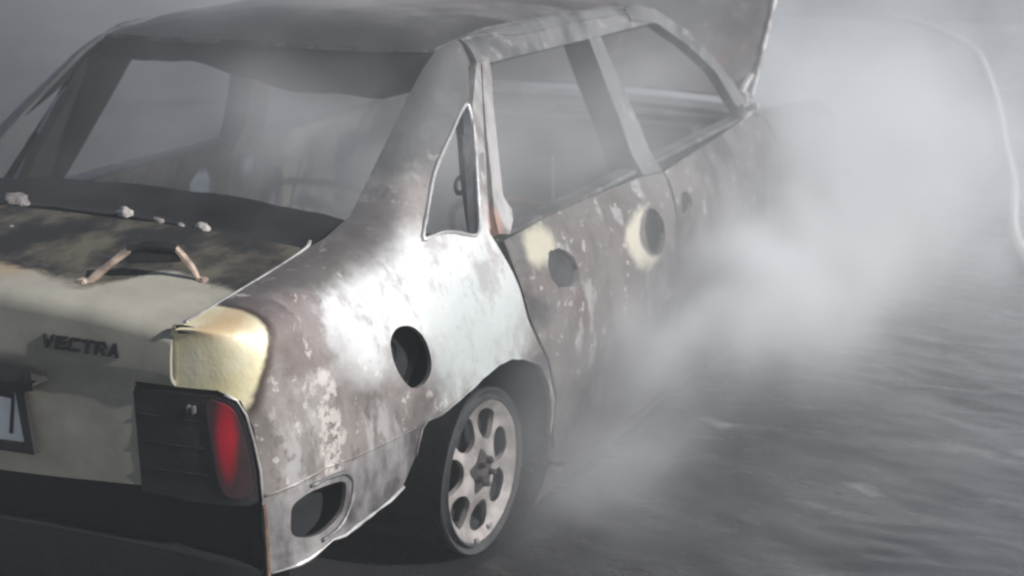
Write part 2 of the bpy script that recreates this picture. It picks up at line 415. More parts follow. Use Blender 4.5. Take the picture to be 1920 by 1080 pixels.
# shallow hose water streaming over the street: a rippled sheet of its own
def ripple(x, y):
    # ripples run across the street (along the view's horizontal), gently meandering
    a, b = x*.90-y*.10, x*.28+y*.96
    q = mnoise.noise(Vector((x*1.1, y*1.1, 4)))*.28
    h = .7*mnoise.noise(Vector(((a+q)*5.5, b*2.2, 1)))+.75*mnoise.noise(Vector(((a+q*.6)*12, b*5.2, 7)))+.45*mnoise.noise(Vector(((a+q*.4)*25, b*12, 3)))
    k = mnoise.noise(Vector((x*.9, y*.7, 11)))*.5+.6
    return h*k
def water_mat():
    m = Mat('street_water')
    a = m.noise(1.0, 5, .6, (5.5, 2.4, 1), dist=.7); b = m.noise(1.0, 4, .6, (15, 6.5, 1), dist=.5); g = m.noise(1.1, 4, .55, off=(2, 7, 0))
    c = m.mix(m.step(g, .4, .65), (.084, .087, .090), (.132, .135, .138))
    foam = m.math('MULTIPLY', m.step(a, .54, .72), m.step(b, .44, .66))
    c = m.mix(m.math('MULTIPLY', foam, .8), c, (.40, .39, .385))
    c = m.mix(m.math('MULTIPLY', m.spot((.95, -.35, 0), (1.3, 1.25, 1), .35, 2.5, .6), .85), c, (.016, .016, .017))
    m.bump(m.math('ADD', m.noise(1, 4, .6, (40, 11, 1)), m.math('MULTIPLY', m.noise(90, 2, .5), .3)), .25, .006)
    return m.done(c, m.mixf(foam, .27, .6), 0, .5)
xs = [-1.2+.016*i for i in range(450)]+[6.05+.10*i for i in range(84)]; ys = [-3.6+.035*j for j in range(190)]
V = []
for x in xs:
    for y in ys:
        e = min(1, (x+1.2)/.6, (y+3.6)/.6, (3.1-y)/.6, (14.3-x)/2)
        V.append((x, y, +.006+.017*ripple(x, y)*max(0, e)))
ny = len(ys)
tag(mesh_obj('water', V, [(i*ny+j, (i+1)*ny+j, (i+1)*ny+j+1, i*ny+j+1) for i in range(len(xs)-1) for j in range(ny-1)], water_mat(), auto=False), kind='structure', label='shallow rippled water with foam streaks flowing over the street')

# ------------------------------------------------------------------ the burnt car
car = tag(link(bpy.data.objects.new('burnt_car', None)), 'burnt out cream saloon car without glass, bonnet raised, smoking on the wet street', 'car')
car.empty_display_size = .3
side_out = (0, -1, .15)
def both(name, fn, loops, d, th, mats, **k):
    s = k.pop('seed', 0)
    far = k.pop('far', None)
    return [shell(name, fn, loops, d, th, (far if far and mi else mats), car, mirror=mi, seed=s+9*mi, **k) for mi in (False, True)]

# rear quarter panel: flank, shoulder and broad rear pillar, with the fuel filler hole, the quarter window and the vent hole
qw = smooth_loop([(.738, .818), (.80, .845), (.88, .873), (.989, .881), (1.089, .887), (1.118, .880), (1.085, .835), (1.050, .812), (.998, .778), (.955, .752), (.915, .752), (.82, .785), (.752, .806)], 3)
fuel = smooth_loop([(.470, .646), (.478, .680), (.515, .697), (.566, .686), (.60, .650), (.612, .606), (.60, .572), (.565, .556), (.522, .564), (.488, .600)], 4)
vent = smooth_loop([(.103, .383), (.098, .42), (.108, .449), (.152, .461), (.212, .458), (.249, .449), (.253, .428), (.240, .393), (.208, .376), (.156, .367)], 4)
low = [(.050, .316), (.132, .326), (.199, .343), (.237, .338), (.277, .343), (.40, .350), (.457, .361), (.515, .411), (.545, .462), (.570, .474), (.628, .470), (.712, .479), (.817, .497), (.893, .508), (.96, .503), (1.018, .486), (1.095, .449), (1.143, .377), (1.160, .30), (1.160, .24)]
gapline = [(1.179, .27), (1.179, .33), (1.142, .442), (1.085, .53), (1.056, .575), (1.040, .65), (1.028, .700), (.994, .739), (1.006, .750), (1.131, .829), (1.238, .935), (1.246, .965)]
outer = low+gapline+[(1.246, 1.098)]+[(u, 1.098) for u in np.linspace(1.2, -.05, 26)]+[(-.128, 1.098), (-.128, .693), (-.03, .693), (.014, .672), (.036, .615), (.043, .54), (.043, .47), (.040, .40)]
for k, qp in enumerate(both('quarter_panel', quarter, [outer, qw, fuel, vent], .021, .010, [FLANK, SOOT, PILLAR], wobble=.0022, ws=6, seed=1, far=[FLANK_DARKENED, SOOT, SOOT_GREY])): pass
# rims and beads of bare metal round the openings
def bead(name, fn, loop, r, mat, mirror=False, lift=.003, rough=.5, closed=True):
    P = []
    for u, v in resample(loop, .012, closed):
        X = fn(u, v); P.append((X[0], X[1]-lift, X[2]))
    if mirror: P = [(p[0], -p[1], p[2]) for p in P]
    return tube(name, P, r, mat, car, 6, closed, rough=rough, smooth_path=False)
for mi in (False, True):
    bead('window_rim', quarter, qw, .0045, SOOT if mi else BARE, mi)
    bead('vent_rim', side, catmull([(.15, .474), (.205, .474), (.255, .466), (.276, .438), (.263, .395), (.225, .362), (.17, .352)], 4), .004, PILLAR, mi, .002, .8, False)
    bead('sill_flange', side, low[:7], .0036, BARE, mi, .003, .95, False)
    bead('arch_lip', side, low[7:], .0035, FLANK, mi, .001, .6, False)
# dark inner skin behind the holes
both('inner_wing', lambda u, v: side(u, v)+np.array([0, .06, 0]), [[(.07, .325), (.45, .34), (.50, .38), (.62, .55), (.80, .62), (.80, .72), (.07, .72)]], .05, .02, [SOOT, SOOT], wobble=.004)
# filler neck
for (u, v, rx, rz, nm) in ((.54, .626, .055, .05, 'filler_neck'),):
    X = side(u, v)
    Vv, Ff = lathe([(.0, .085), (.026, .085), (.026, .055), (.034, .052), (.036, .062), (.07, .075), (.078, .05), (.072, .03)], 24, (X[0], X[1], X[2])); mesh_obj(nm, Vv, Ff, SOOT, car)
# step of the bumper line: a thin pressed ridge on the flank
bead('bumper_line_ridge', side, [(.047, .478), (.10, .487), (.15, .492), (.20, .497), (.30, .487), (.42, .478), (.54, .470)], .004, FLANK, lift=-.001, closed=False)
# pale strips of the rear window pillar and of the door's window frame, a dark gap between them
both('pillar_strip', side, [[(.962, .800), (1.02, .80), (1.130, 1.008), (1.224, 1.168), (1.205, 1.172), (1.118, 1.075), (1.055, .965)]], .02, .03, [STRIP, INNER, STRIP], lift=.004, seed=4)
both('door_frame', side, [[(1.042, .785), (1.085, .775), (1.135, .80), (1.148, .822), (1.130, .86), (1.160, .93), (1.215, 1.045), (1.262, 1.13), (1.275, 1.17), (1.240, 1.172), (1.146, 1.006)]], .02, .03, [STRIP, INNER, STRIP], lift=.003, seed=5)

# doors, with the holes where the handles have burnt out
def recess(loop, fn, name, depth=.03, mat=None):
    """a shallow pan behind a hole"""
    c = np.mean(np.array(loop), 0); big = [(c[0]+(u-c[0])*1.12, c[1]+(v-c[1])*1.12) for u, v in loop]
    return shell(name, lambda u, v: fn(u, v)+np.array([0, depth, 0]), [big], .03, .006, mat or SOOT, car, wobble=0)
rh = smooth_loop([(1.205, .655), (1.225, .70), (1.285, .70), (1.345, .67), (1.365, .625), (1.335, .592), (1.27, .600), (1.220, .625)], 3)
oh = smooth_loop([(1.845, .56), (1.815, .60), (1.82, .65), (1.86, .685), (1.91, .675), (1.945, .63), (1.94, .58), (1.90, .55)], 3)
def torn(L, seed): return [(u+.007*mnoise.noise(Vector((u*60, v*60, seed))), v+.007*mnoise.noise(Vector((v*60, u*60, seed+5)))) for u, v in resample(L, .008)]
rh, oh = torn(rh, 1), torn(oh, 2)
rdoor = [(1.046, .768), (1.30, .776), (1.6, .776), (1.90, .770), (2.052, .757), (2.050, .70), (2.030, .50), (2.015, .30), (2.005, .10), (1.35, .09), (1.22, .14), (1.188, .25), (1.190, .33), (1.152, .446), (1.095, .533), (1.066, .578), (1.050, .65), (1.040, .715)]
fh = smooth_loop([(2.105, .625), (2.11, .67), (2.14, .685), (2.18, .67), (2.185, .635), (2.14, .615)], 3)
fdoor = [(2.064, .757), (2.30, .770), (2.60, .782), (2.80, .792), (2.95, .800), (3.03, .78), (3.045, .60), (3.03, .35), (3.02, .10), (2.017, .10), (2.027, .30), (2.042, .50), (2.062, .70)]
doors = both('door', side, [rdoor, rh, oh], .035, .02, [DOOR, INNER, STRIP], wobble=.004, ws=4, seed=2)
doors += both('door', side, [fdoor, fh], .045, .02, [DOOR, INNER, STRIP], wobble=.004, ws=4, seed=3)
for L in (rh, oh, fh): recess(L, side, 'handle_recess', .016, SOOT_GREY if L is not oh else SOOT)
both('window_sill', lambda u, v: side(u, .768+.0*v)+np.array([0, .028+v, .004+.010*(u-1.04)+.012*smooth(1.3, 2.9, u)]), [[(1.06, 0), (2.92, 0), (2.92, .05), (1.06, .05)]], .05, .012, [PILLAR, INNER], out=(0, 0, 1), wobble=.002)
both('sill', side, [[(1.19, .02), (3.06, .02), (3.06, .085), (1.28, .085), (1.19, .14)]], .06, .03, [DOOR, SOOT])
# charred inner pillars between rear window and door openings, the belt anchors sit on them
for mi, pp in ((True, [(.93, .80), (1.10, .80), (1.19, .95), (1.30, 1.14), (1.24, 1.175), (1.13, 1.14), (1.04, 1.02), (.97, .90)]), (False, [(1.03, .79), (1.14, .79), (1.20, .95), (1.27, 1.14), (1.22, 1.165), (1.15, 1.06), (1.09, .93)])):
    shell('inner_pillar', lambda u, v: side(u, v)+np.array([0, .045, 0]), [pp], .03, .03, SOOT, car, mirror=mi, wobble=.004)
# middle pillars and windscreen pillars
both('middle_pillar', side, [[(1.885, 1.185), (1.93, .772), (2.06, .760), (2.035, .90), (1.985, 1.08), (1.955, 1.19)]], .035, .085, [PILLAR, SOOT_GREY, SOOT_GREY], lift=-.004, seed=6, far=[SOOT_GREY, INNER, SOOT])
both('windscreen_pillar', side, [[(2.20, 1.222), (2.40, 1.205), (2.615, 1.115), (2.775, 1.01), (2.86, .93), (2.915, .86), (2.945, .795), (2.865, .795), (2.805, .875), (2.735, .975), (2.56, 1.08), (2.38, 1.16), (2.20, 1.188)]], .03, .035, [PILLAR, SOOT_GREY, PILLAR], lift=.002, seed=7)
# roof skin, side rails, front and rear headers
def rail(u, v):
    P0 = side(u, 1.165); E = edge(u); C = np.array([P0[0], P0[1]+.03, E[2]+.006]); s = v
    return P0*(1-s)**2+2*C*s*(1-s)+E*s*s
both('roof_rail', rail, [[(1.215, 0), (2.42, 0), (2.36, .99), (1.25, .99)]], .028, .03, [PILLAR, SOOT_GREY, PILLAR], seed=8)
def yh(x): return float(np.interp(x, [.9, 1.08, 1.16, 1.24, 1.4, 1.8, 2.3], [.545, .540, .534, .542, .550, .557, .557]))
def roof(x, y):
    e = float(np.interp(x, [.9, 1.08, 1.16, 1.24, 1.4, 1.8, 2.36], [1.13, 1.185, 1.208, 1.222, 1.235, 1.242, 1.222]))
    t = y/yh(x); return np.array([x, y, e+.042*(1-t*t)])
rl = [(1.165-.10*(1-(y/.53)**2), y) for y in np.linspace(-.531, .531, 21)]; fl = [(2.36-.08*(y/.55)**2, y) for y in np.linspace(.552, -.552, 15)]
shell('roof', roof, [rl[:-1]+[(1.165, .531), (1.24, .540), (1.4, .548), (1.8, .555)]+fl+[(1.8, -.555), (1.4, -.548), (1.24, -.540)]], .05, .012, [ROOF, SOOT, PILLAR], car, wobble=.010, ws=2.6, out=(0, 0, 1))
def header(name, x0, zoff, hgt, dep, sag, mat):
    V, Fc = [], []; n = 28
    for i in range(n+1):
        y = -.56+1.12*i/n; xx = x0-.10*(1-(y/.56)**2) if x0 < 1.6 else x0-.02
        z = roof(min(xx, 2.36), min(.52, max(-.52, y)))[2]-zoff; b = z-hgt-sag(y)
        V += [(xx, y, z), (xx+dep, y, z), (xx+dep, y, b), (xx, y, b)]
    for i in range(n):
        for k in range(4): Fc.append((4*i+k, 4*i+(k+1) % 4, 4*i+4+(k+1) % 4, 4*i+4+k))
    Fc += [(0, 1, 2, 3), (4*n+3, 4*n+2, 4*n+1, 4*n)]
    return mesh_obj(name, V, Fc, mat, car)
header('roof_header', 1.175, .018, .030, .09, lambda y: .020*(1+mnoise.noise(Vector((y*5, 1, 2))))+.065*smooth(.25, -.25, y)*smooth(-.56, -.40, y)+.008*mnoise.noise(Vector((y*9, 0, 0))), SOOT)
header('windscreen_header', 2.34, .012, .05, .05, lambda y: .01*mnoise.noise(Vector((y*8, 5, 2))), SOOT_GREY)
# torn burnt roof lining hanging under the skin
shell('roof_lining', lambda x, y: roof(x, y)-np.array([0, 0, .035+.05*smooth(.2, -.3, y)*(1-smooth(1.2, 1.6, x))+.018*(1+mnoise.noise(Vector((x*5, y*5, 3))))]), [[(1.20, -.46), (1.20, .40), (1.75, .44), (1.82, .1), (1.70, -.2), (1.5, -.48)]], .05, .008, SOOT, car, out=(0, 0, 1), wobble=.008, ws=7)
for mi in (False, True):                     # drip rails catch the light along the roof edge
    bead('drip_rail', rail, [(u, .42+.45*smooth(1.5, 1.24, u)) for u in np.linspace(1.245, 2.34, 26)], .0045, SOOT_GREY if mi else PILLAR, mi, .001, .6, False)

# boot lid, folded over the lip, and the soot-black deck below the rear window
def rear_x(y): return float(np.interp(abs(y), PLAN[:110,1], PLAN[:110,0]))
def zl(y): return .865-.132*y*y
LIP = .020
def lid(y, w):
    z0 = .466+.012*(abs(y)/.5)**2; zt = zl(y)-LIP; H = zt-z0; x = rear_x(y)
    if w <= .22: z = z0+w*(.70-z0)/.22
    elif w <= .36: z = .70+(w-.22)*(zt-.70)/.14
    if w <= .36:
        g = -.010*smooth(.690, .712, z)+.004*math.exp(-((z-.702-.03*(.25-y*y))/.008)**2)
        return np.array([x+g+.004*smooth(.72, .85, z), y, z])
    x += .002
    a = (w-.36)/LIP
    if a <= 1.57: return np.array([x+LIP*(1-math.cos(a)), y, zt+LIP*math.sin(a)])
    s = w-.36-LIP*1.57
    return np.array([x+LIP+s, y, zl(y)+.1*(s+.0)])
wE = .36+LIP*1.57+.44
lid_out = [(-.518, 0)]+[(y, 0) for y in np.linspace(-.4, .4, 9)]+[(.518, 0), (.518, .215), (.611, .215), (.614, .30), (.618, .36), (.626, .395), (.622, .50), (.608, wE-.03), (.59, wE)]+[(y, wE-.03*(1-(y/.6)**2)) for y in np.linspace(.5, -.5, 11)]+[(-.59, wE), (-.608, wE-.03), (-.622, .50), (-.626, .395), (-.618, .36), (-.614, .30), (-.611, .215), (-.518, .215)]
boot = shell('boot_lid', lid, [lid_out], .017, .008, [LID, SOOT, LID], car, wobble=.0035, ws=3.2, out=(-.5, 0, .8))
P = [lid(-.626, .395)]+[lid(-.624, w) for w in (.42, .46, .50)]+[lid(-.608, wE-.03)]+[np.array([.50, -.597, .869])]
tube('lid_edge_flange', [(p[0], p[1], p[2]+.002) for p in P], .0032, STRIP, car, 6, rough=.9)
tube('lid_edge_flange', [(p[0], -p[1], p[2]+.002) for p in P], .0032, STRIP, car, 6, rough=.9)
def deck(x, y):
    t = (x-.44)/.22
    return np.array([x, y, zl(y)+.1*(x-.03)-.022*math.sin(math.pi*min(1, max(0, t)))-.004])
shell('rear_deck', deck, [[(.462-.03*(1-(y/.6)**2), y) for y in np.linspace(-.585, .585, 13)]+[(.668-.02*(1-(y/.6)**2), y) for y in np.linspace(.575, -.575, 13)]], .03, .05, SOOT, car, wobble=.006, ws=7, out=(0, 0, 1))
shell('parcel_shelf', lambda x, y: np.array([x, y, .775+.01*mnoise.noise(Vector((x*9, y*9, 0)))]), [[(.66, -.60), (.66, .60), (1.02, .60), (1.0, .2), (.95, -.1), (1.02, -.6)]], .05, .02, SOOT, car, out=(0, 0, 1))
# melted spoiler bracket standing on the lid: two bare legs and a sooty bar
br = mesh_obj('spoiler_bracket', *join([tube_data([(.122, -.424, .921), (.147, -.464, .927), (.172, -.504, .921)], .009, 8, rough=.4), box_data(Vector((.150, -.465, .906)), (.005, .11, .030), Matrix.Rotation(.56, 3, 'Z'), .004)]), SOOT, car)
mesh_obj('leg', *join([tube_data([(.080, -.350, .853), (.098, -.385, .885), (.124, -.428, .922)], .0085, 8, rough=.5), box_data(Vector((.078, -.344, .857)), (.03, .022, .012), None, .003)]), TAN, br)
mesh_obj('leg', *join([tube_data([(.206, -.530, .846), (.194, -.52, .88), (.171, -.503, .921)], .0065, 8, rough=.5), box_data(Vector((.208, -.535, .848)), (.022, .02, .012), None, .003)]), TAN, br)

# rear lettering and number plate
def rear_pt(y, z, off=0.): return np.array([rear_x(y)-off+(0 if z < .70 else -.010+.004*smooth(.72, .85, z)), y, z])
LET = dict(V=[[(0, 1), (.26, 1), (.5, .32), (.74, 1), (1, 1), (.62, 0), (.38, 0)]],
           E=[[(0, 0), (1, 0), (1, .22), (.25, .22), (.25, .39), (.9, .39), (.9, .61), (.25, .61), (.25, .78), (1, .78), (1, 1), (0, 1)]],
           C=[[(.15, 0), (1, 0), (1, .24), (.28, .24), (.24, .3), (.24, .7), (.28, .76), (1, .76), (1, 1), (.15, 1), (0, .85), (0, .15)]],
           T=[[(.37, 0), (.63, 0), (.63, .77), (1, .77), (1, 1), (0, 1), (0, .77), (.37, .77)]],
           R=[[(0, 0), (.25, 0), (.25, .36), (.5, .36), (.74, 0), (1, 0), (.76, .40), (.97, .5), (1, .82), (.85, 1), (0, 1)], [(.25, .58), (.7, .58), (.75, .66), (.72, .78), (.25, .78)]],
           A=[[(0, 0), (.25, 0), (.33, .2), (.67, .2), (.75, 0), (1, 0), (.64, 1), (.36, 1)], [(.41, .4), (.59, .4), (.5, .68)]])
def letter(ch, y0, wd, z0, h, name, mat, parent, slant=.25, off=.002, th=.004, fn=rear_pt):
    lp = LET[ch]
    L = [[(y0-(p[0]*wd+slant*h*(p[1]-.5)), z0+p[1]*h) for p in q] for q in lp]
    return shell(name, lambda y, z: fn(y, z, off+th), L, .02, th, mat, parent, wobble=0, out=(-1, 0, 0))
for i, ch in enumerate('VECTRA'): letter(ch, -.326-.0302*i, .027, .748-.0008*i, .028, 'letter', PLASTIC, boot)
def plate_fn(off): return lambda y, z: np.array([rear_x(y)-off, y, z])
pl = shell('number_plate', plate_fn(.022), [[(-.272, .543), (.25, .543), (.25, .655), (-.272, .655)]], .06, .004, [PLATE_WHITE, SOOT], boot, wobble=0, out=(-1, 0, 0))
shell('plate_frame', plate_fn(.027), [[(-.292, .523), (.27, .523), (.27, .672), (-.281, .672)], [(-.271, .545), (.248, .545), (.248, .650), (-.261, .650)]], .03, .014, PLASTIC, boot, wobble=.001, out=(-1, 0, 0))
shell('plate_lamp_bar', lambda y, z: np.array([rear_x(y)-.035-.012*math.sin(math.pi*(z-.662)/.045), y, z]), [smooth_loop([(-.312, .668), (-.322, .682), (-.314, .702), (-.292, .709), (0, .724), (.29, .709), (.31, .69), (.29, .664), (0, .676), (-.28, .660)], 3)], .02, .035, PLASTIC, boot, wobble=.002, out=(-1, 0, 0))
seven = [[(-.196, .6405), (-.247, .6365), (-.2455, .6255), (-.233, .562), (-.2415, .561), (-.2545, .638), (-.2545, .6475), (-.196, .6505)]]
shell('digit', plate_fn(.0245), seven, .02, .002, PLASTIC, pl, wobble=0, out=(-1, 0, 0))

# tail lights: a burnt dark housing with what is left of the red lens at the outer corner
tl = smooth_loop([(-.222, .680), (-.13, .683), (-.032, .681), (.004, .665), (.026, .610), (.035, .540), (.035, .474), (.015, .462), (-.10, .462), (-.217, .470)], 4)
tl = [(-.217, .683), (-.135, .683), (-.032, .681), (-.010, .676), (.006, .662), (.018, .635), (.028, .590), (.035, .530), (.036, .470), (.020, .462), (-.10, .462), (-.213, .468)]
lens = smooth_loop([(-.052, .668), (-.025, .671), (.000, .656), (.016, .61), (.024, .55), (.026, .49), (-.01, .478), (-.035, .50), (-.046, .58)], 3)
for mi in (False, True):
    h = shell('tail_light', side, [tl], .022, .03, [PLASTIC, SOOT], car, mirror=mi, lift=.004, wobble=.003, ws=9)
    shell('red_lens', side, [lens], .016, .004, RED_LENS, h, mirror=mi, lift=.0085, wobble=.002, ws=12)
    for zz in (.52, .575, .63):                 # ribs of the melted housing
        rp = [tuple(side(u, zz+.004*mnoise.noise(Vector((u*30, zz*9, 1))))+np.array([-.0045, -.002, 0])) for u in np.linspace(-.205, -.05, 9)]
        tube('housing_rib', [(p[0], -p[1] if mi else p[1], p[2]) for p in rp], .0018, SOOT, h, 5, rough=.6)
    bead('lens_rim', side, [(-.02, .686), (.004, .674), (.020, .645), (.032, .59), (.0405, .53), (.0415, .47)], .0026, STRIP, mi, .003, .9, False)
# burnt out reflector glints in the housing
X = side(-.075, .655); mesh_obj('bulb_holder', *join([box_data(Vector((X[0]-.012, X[1]+d, X[2])), (.012, .006, .016), None, .002) for d in (0, .012)]), PILLAR, car)
# what is left below: dark valance and foam bumper core
shell('rear_valance', lambda y, z: np.array([rear_x(y)+.03+.10*smooth(.46, .1, z), y, z]), [[(-.775, .465), (.775, .465), (.77, .30), (.70, .10), (-.70, .10), (-.77, .30)]], .05, .02, DARKBLUE, car, wobble=.006, ws=5, out=(-1, 0, 0))
shell('bumper_core', lambda y, z: np.array([rear_x(y)-.03-.012*math.sin(math.pi*(z-.17)/.20)+.03, y, z]), [smooth_loop([(-.70, .34), (0, .36), (.70, .34), (.73, .27), (.70, .19), (0, .17), (-.70, .19), (-.73, .27)], 6)], .04, .05, DARKBLUE, car, wobble=.006, ws=6, out=(-1, 0, 0))
tube('corner_flange', [tuple(side(.046, z)+np.array([-.004, -.004, 0])) for z in np.linspace(.46, .31, 8)], .005, RUST, car, 6)

# wheels: seven-hole rims on the ground, the tyres burnt off
def polar(cx, cz, y, dish):
    def f(a, b):
        r = math.hypot(a, b)/.18
        return np.array([cx+a, y+dish(r), cz+b])
    return f
def wheel(cx, cy, cz, mirror, hero):
    t = link(bpy.data.objects.new('wheel', None), car); t.empty_display_size = .1
    s = 1
    dish = lambda r: .006+.014*smooth(.25, .75, r)-.020*smooth(.80, 1.0, r) if r > .2 else .006
    fn = polar(cx, cz, cy, dish)
    holes = []
    for k in range(7):
        a = math.radians(14+360/7*k); L = []
        for rr, ww in ((.080, .010), (.086, .024), (.102, .038), (.124, .044), (.143, .038), (.153, .019)): L.append((rr, ww))
        pts = [(rr, ww) for rr, ww in L]+[(rr, -ww) for rr, ww in L[::-1]]
        holes.append(smooth_loop([(rr*math.cos(a)-ww*math.sin(a), rr*math.sin(a)+ww*math.cos(a)) for rr, ww in pts], 2))
    disc = ellipse((0, 0), .1775, .1775, 56)
    rim = shell('rim', fn, [disc]+holes, .014, .014, [ALLOY, ALLOY_DARK, ALLOY], t, mirror=mirror, wobble=.0012, ws=20, out=(0, -1, 0))
    Vv, Ff = lathe([(.172, .012), (.179, -.004), (.184, -.006), (.187, .006), (.190, .010), (.196, .004), (.204, -.002), (.208, .004), (.207, .016), (.195, .030), (.172, .05), (.165, .10), (.17, .17), (.19, .19), (.186, .195), (.160, .17), (.155, .06), (.165, .02)], 64, (cx, cy, cz))
    if mirror: Vv = [(a, -b, c) for a, b, c in Vv]; Ff = [f[::-1] for f in Ff]
    mesh_obj('rim_flange', Vv, Ff, SOOT_GREY, rim)
    # hub with its worn five-point centre
    star = []
    for k in range(10):
        a = math.radians(90+36*k); r = .058 if k % 2 == 0 else .040; star.append((r*math.cos(a), r*math.sin(a)))
    shell('hub_cap', lambda a, b: fn(a, b)-np.array([0, .010-.006*math.hypot(a, b)/.05, 0]), [smooth_loop(star, 4)], .012, .012, [ALLOY_DARK, SOOT], t, mirror=mirror, wobble=.002, ws=30, out=(0, -1, 0))
    nuts = [lathe([(0, -.018), (.006, -.018), (.008, -.012), (.008, 0)], 8, (cx+.030*math.cos(q), cy, cz+.030*math.sin(q))) for q in [math.radians(54+72*k) for k in range(5)]]
    Vv, Ff = join(nuts)
    if mirror: Vv = [(a, -b, c) for a, b, c in Vv]
    mesh_obj('wheel_bolts', Vv, Ff, ALLOY_DARK, t)
    Vv, Ff = lathe([(.0, .055), (.130, .055), (.138, .065), (.138, .12), (0, .12)], 40, (cx, cy, cz))
    if mirror: Vv = [(a, -b, c) for a, b, c in Vv]
    mesh_obj('brake_drum', Vv, Ff, SOOT, t)
    if hero and not mirror:  # two small pale bits set low on the rim
        for ax, az_ in ((-.045, -.165), (.030, -.155)):
            mesh_obj('pale_bit', *box_data(Vector((cx+ax, cy-.004, cz+az_)), (.012, .010, .018), Matrix.Rotation(ax*9, 3, 'Y'), .004), BARE, t)
    # shreds of tyre bead: a flattened ragged ring
    V, Fc = [], []; n, m = 60, 8
    for k in range(n):
        a = 2*math.pi*k/n; R = .182+.008*(1+mnoise.noise(Vector((math.cos(a)*3, math.sin(a)*3, cx))))
        for j in range(m):
            q = 2*math.pi*j/m; yy = .095+.080*math.cos(q); rr = R+(.012+.010*mnoise.noise(Vector((k*.9, j, cx))))*math.sin(q)
            z = cz+rr*math.sin(a); V.append((cx+rr*math.cos(a), (cy+yy)*(-1 if mirror else 1), max(.002, z)))
    for k in range(n):
        for j in range(m): Fc.append((k*m+j, k*m+(j+1) % m, ((k+1) % n)*m+(j+1) % m, ((k+1) % n)*m+j))
    mesh_obj('tyre', V, Fc, TYRE, t)
    return t
for cx in (.923, 3.523):
    for mi in (False, True):
        wheel(cx, -.778, .215, mi, cx < 1)
        # dark inner wheel housing
        V, Fc = [], []
        n = 22
        ox = .02 if cx < 1 else 0
        for k in range(n+1):
            a = math.pi*k/n
            for yy in (-.815, -.74, -.62, -.48):
                rr = (.29 if cx < 1 else .33)
                V.append((cx+ox+rr*1.02*math.cos(a), yy*(-1 if mi else 1), .20+rr*(1.05 if cx < 1 else 1.05)*math.sin(a)))
        for k in range(n):
            for j in range(3): Fc.append((k*4+j, k*4+j+1, k*4+5+j, k*4+4+j))
        Fc.append(tuple(4*k+3 for k in range(n+1)))
        mesh_obj('wheel_housing', V, Fc, SOOT, car)

# front wings, nose, raised bonnet
def wing(u, v):
    if v <= .62: return side(u, v)
    s = (v-.62)/.3; zt = float(np.interp(u, [3.0, 3.5, 4.0, 4.35], [.795, .76, .70, .62])); P0 = side(u, .62)
    E = np.array([P0[0], P0[1]+.12, zt]); C = np.array([P0[0], P0[1]+.02, zt])
    return P0*(1-s)**2+2*C*s*(1-s)+E*s*s
arch = [(3.523+.36*math.cos(a), .215+.35*math.sin(a)) for a in np.linspace(math.pi-.15, .1, 18)]
both('front_wing', wing, [[(3.055, .12)]+arch+[(4.28, .25), (4.36, .60), (4.36, .90), (3.05, .92)]], .05, .012, [DOOR, SOOT, PILLAR], wobble=.004)
shell('front_panel', lambda y, z: np.array([4.30-.22*(abs(y)/.75)**3, y, z]), [[(-.72, .2), (.72, .2), (.72, .62), (-.72, .62)], ellipse((.5, .52), .14, .06, 16), ellipse((-.5, .52), .14, .06, 16)], .07, .02, [DOOR, SOOT], car, out=(1, 0, 0))
hl = 1.08; ha = math.radians(45); hx, hz = 3.14, .83
def bonnet(s, y):
    c = .03*(1-(y/.67)**2)+.004*mnoise.noise(Vector((s*3, y*3, 1)))-.03*(s/hl)**3
    return np.array([hx+s*math.cos(ha)-c*math.sin(ha), y*(1-.10*s/hl), hz+s*math.sin(ha)+c*math.cos(ha)])
bn = shell('bonnet', bonnet, [[(0, -.68), (.5, -.69), (1.0, -.67), (hl, -.55), (hl+.03, 0), (hl, .55), (1.0, .67), (.5, .69), (0, .68)]], .06, .014, [ROOF, SOOT, STRIP], car, out=(-1, 0, 1), wobble=.006, ws=3)
tube('bonnet_edge', [tuple(bonnet(s, -.688)) for s in np.linspace(.0, 1.0, 12)], .009, STRIP, bn, 6, rough=.5)
mesh_obj('hinge', *join([tube_data([(3.08, -.66, .80), (3.13, -.66, .86), (3.20, -.665, .90)], .012, 6), box_data(Vector((3.12, -.665, .83)), (.05, .03, .04), None, .006)]), STRIP, car)
mesh_obj('hinge', *join([tube_data([(3.08, .66, .80), (3.13, .66, .86), (3.20, .665, .90)], .012, 6), box_data(Vector((3.12, .665, .83)), (.05, .03, .04), None, .006)]), STRIP, car)
shell('scuttle_panel', lambda x, y: np.array([x, y, .80+.03*(1-(y/.7)**2)-.06*(x-2.93)]), [[(2.93, -.70), (3.16, -.68), (3.16, .68), (2.93, .70)]], .08, .02, [PILLAR, SOOT], car, out=(0, 0, 1))
mesh_obj('engine_block', *join([box_data(Vector((3.62, .05, .46)), (.42, .62, .34), None, .04), box_data(Vector((3.60, .05, .66)), (.24, .5, .08), None, .02), tube_data([(3.45, -.2, .64), (3.7, -.35, .66), (3.95, -.38, .55)], .04)]), SOOT, car)
mesh_obj('battery_tray', *box_data(Vector((3.95, .45, .52)), (.24, .18, .2), None, .01), SOOT, car)
mesh_obj('radiator', *box_data(Vector((4.16, 0, .42)), (.05, .9, .38), None, .008), SOOT_GREY, car)
# base of the door mirror at the windscreen pillar foot
mesh_obj('mirror_base', *join([box_data(Vector((2.86, -.765, .825)), (.10, .03, .05), None, .01), tube_data([(2.84, -.77, .83), (2.82, -.80, .845), (2.82, -.82, .85)], .012)]), STRIP, car)

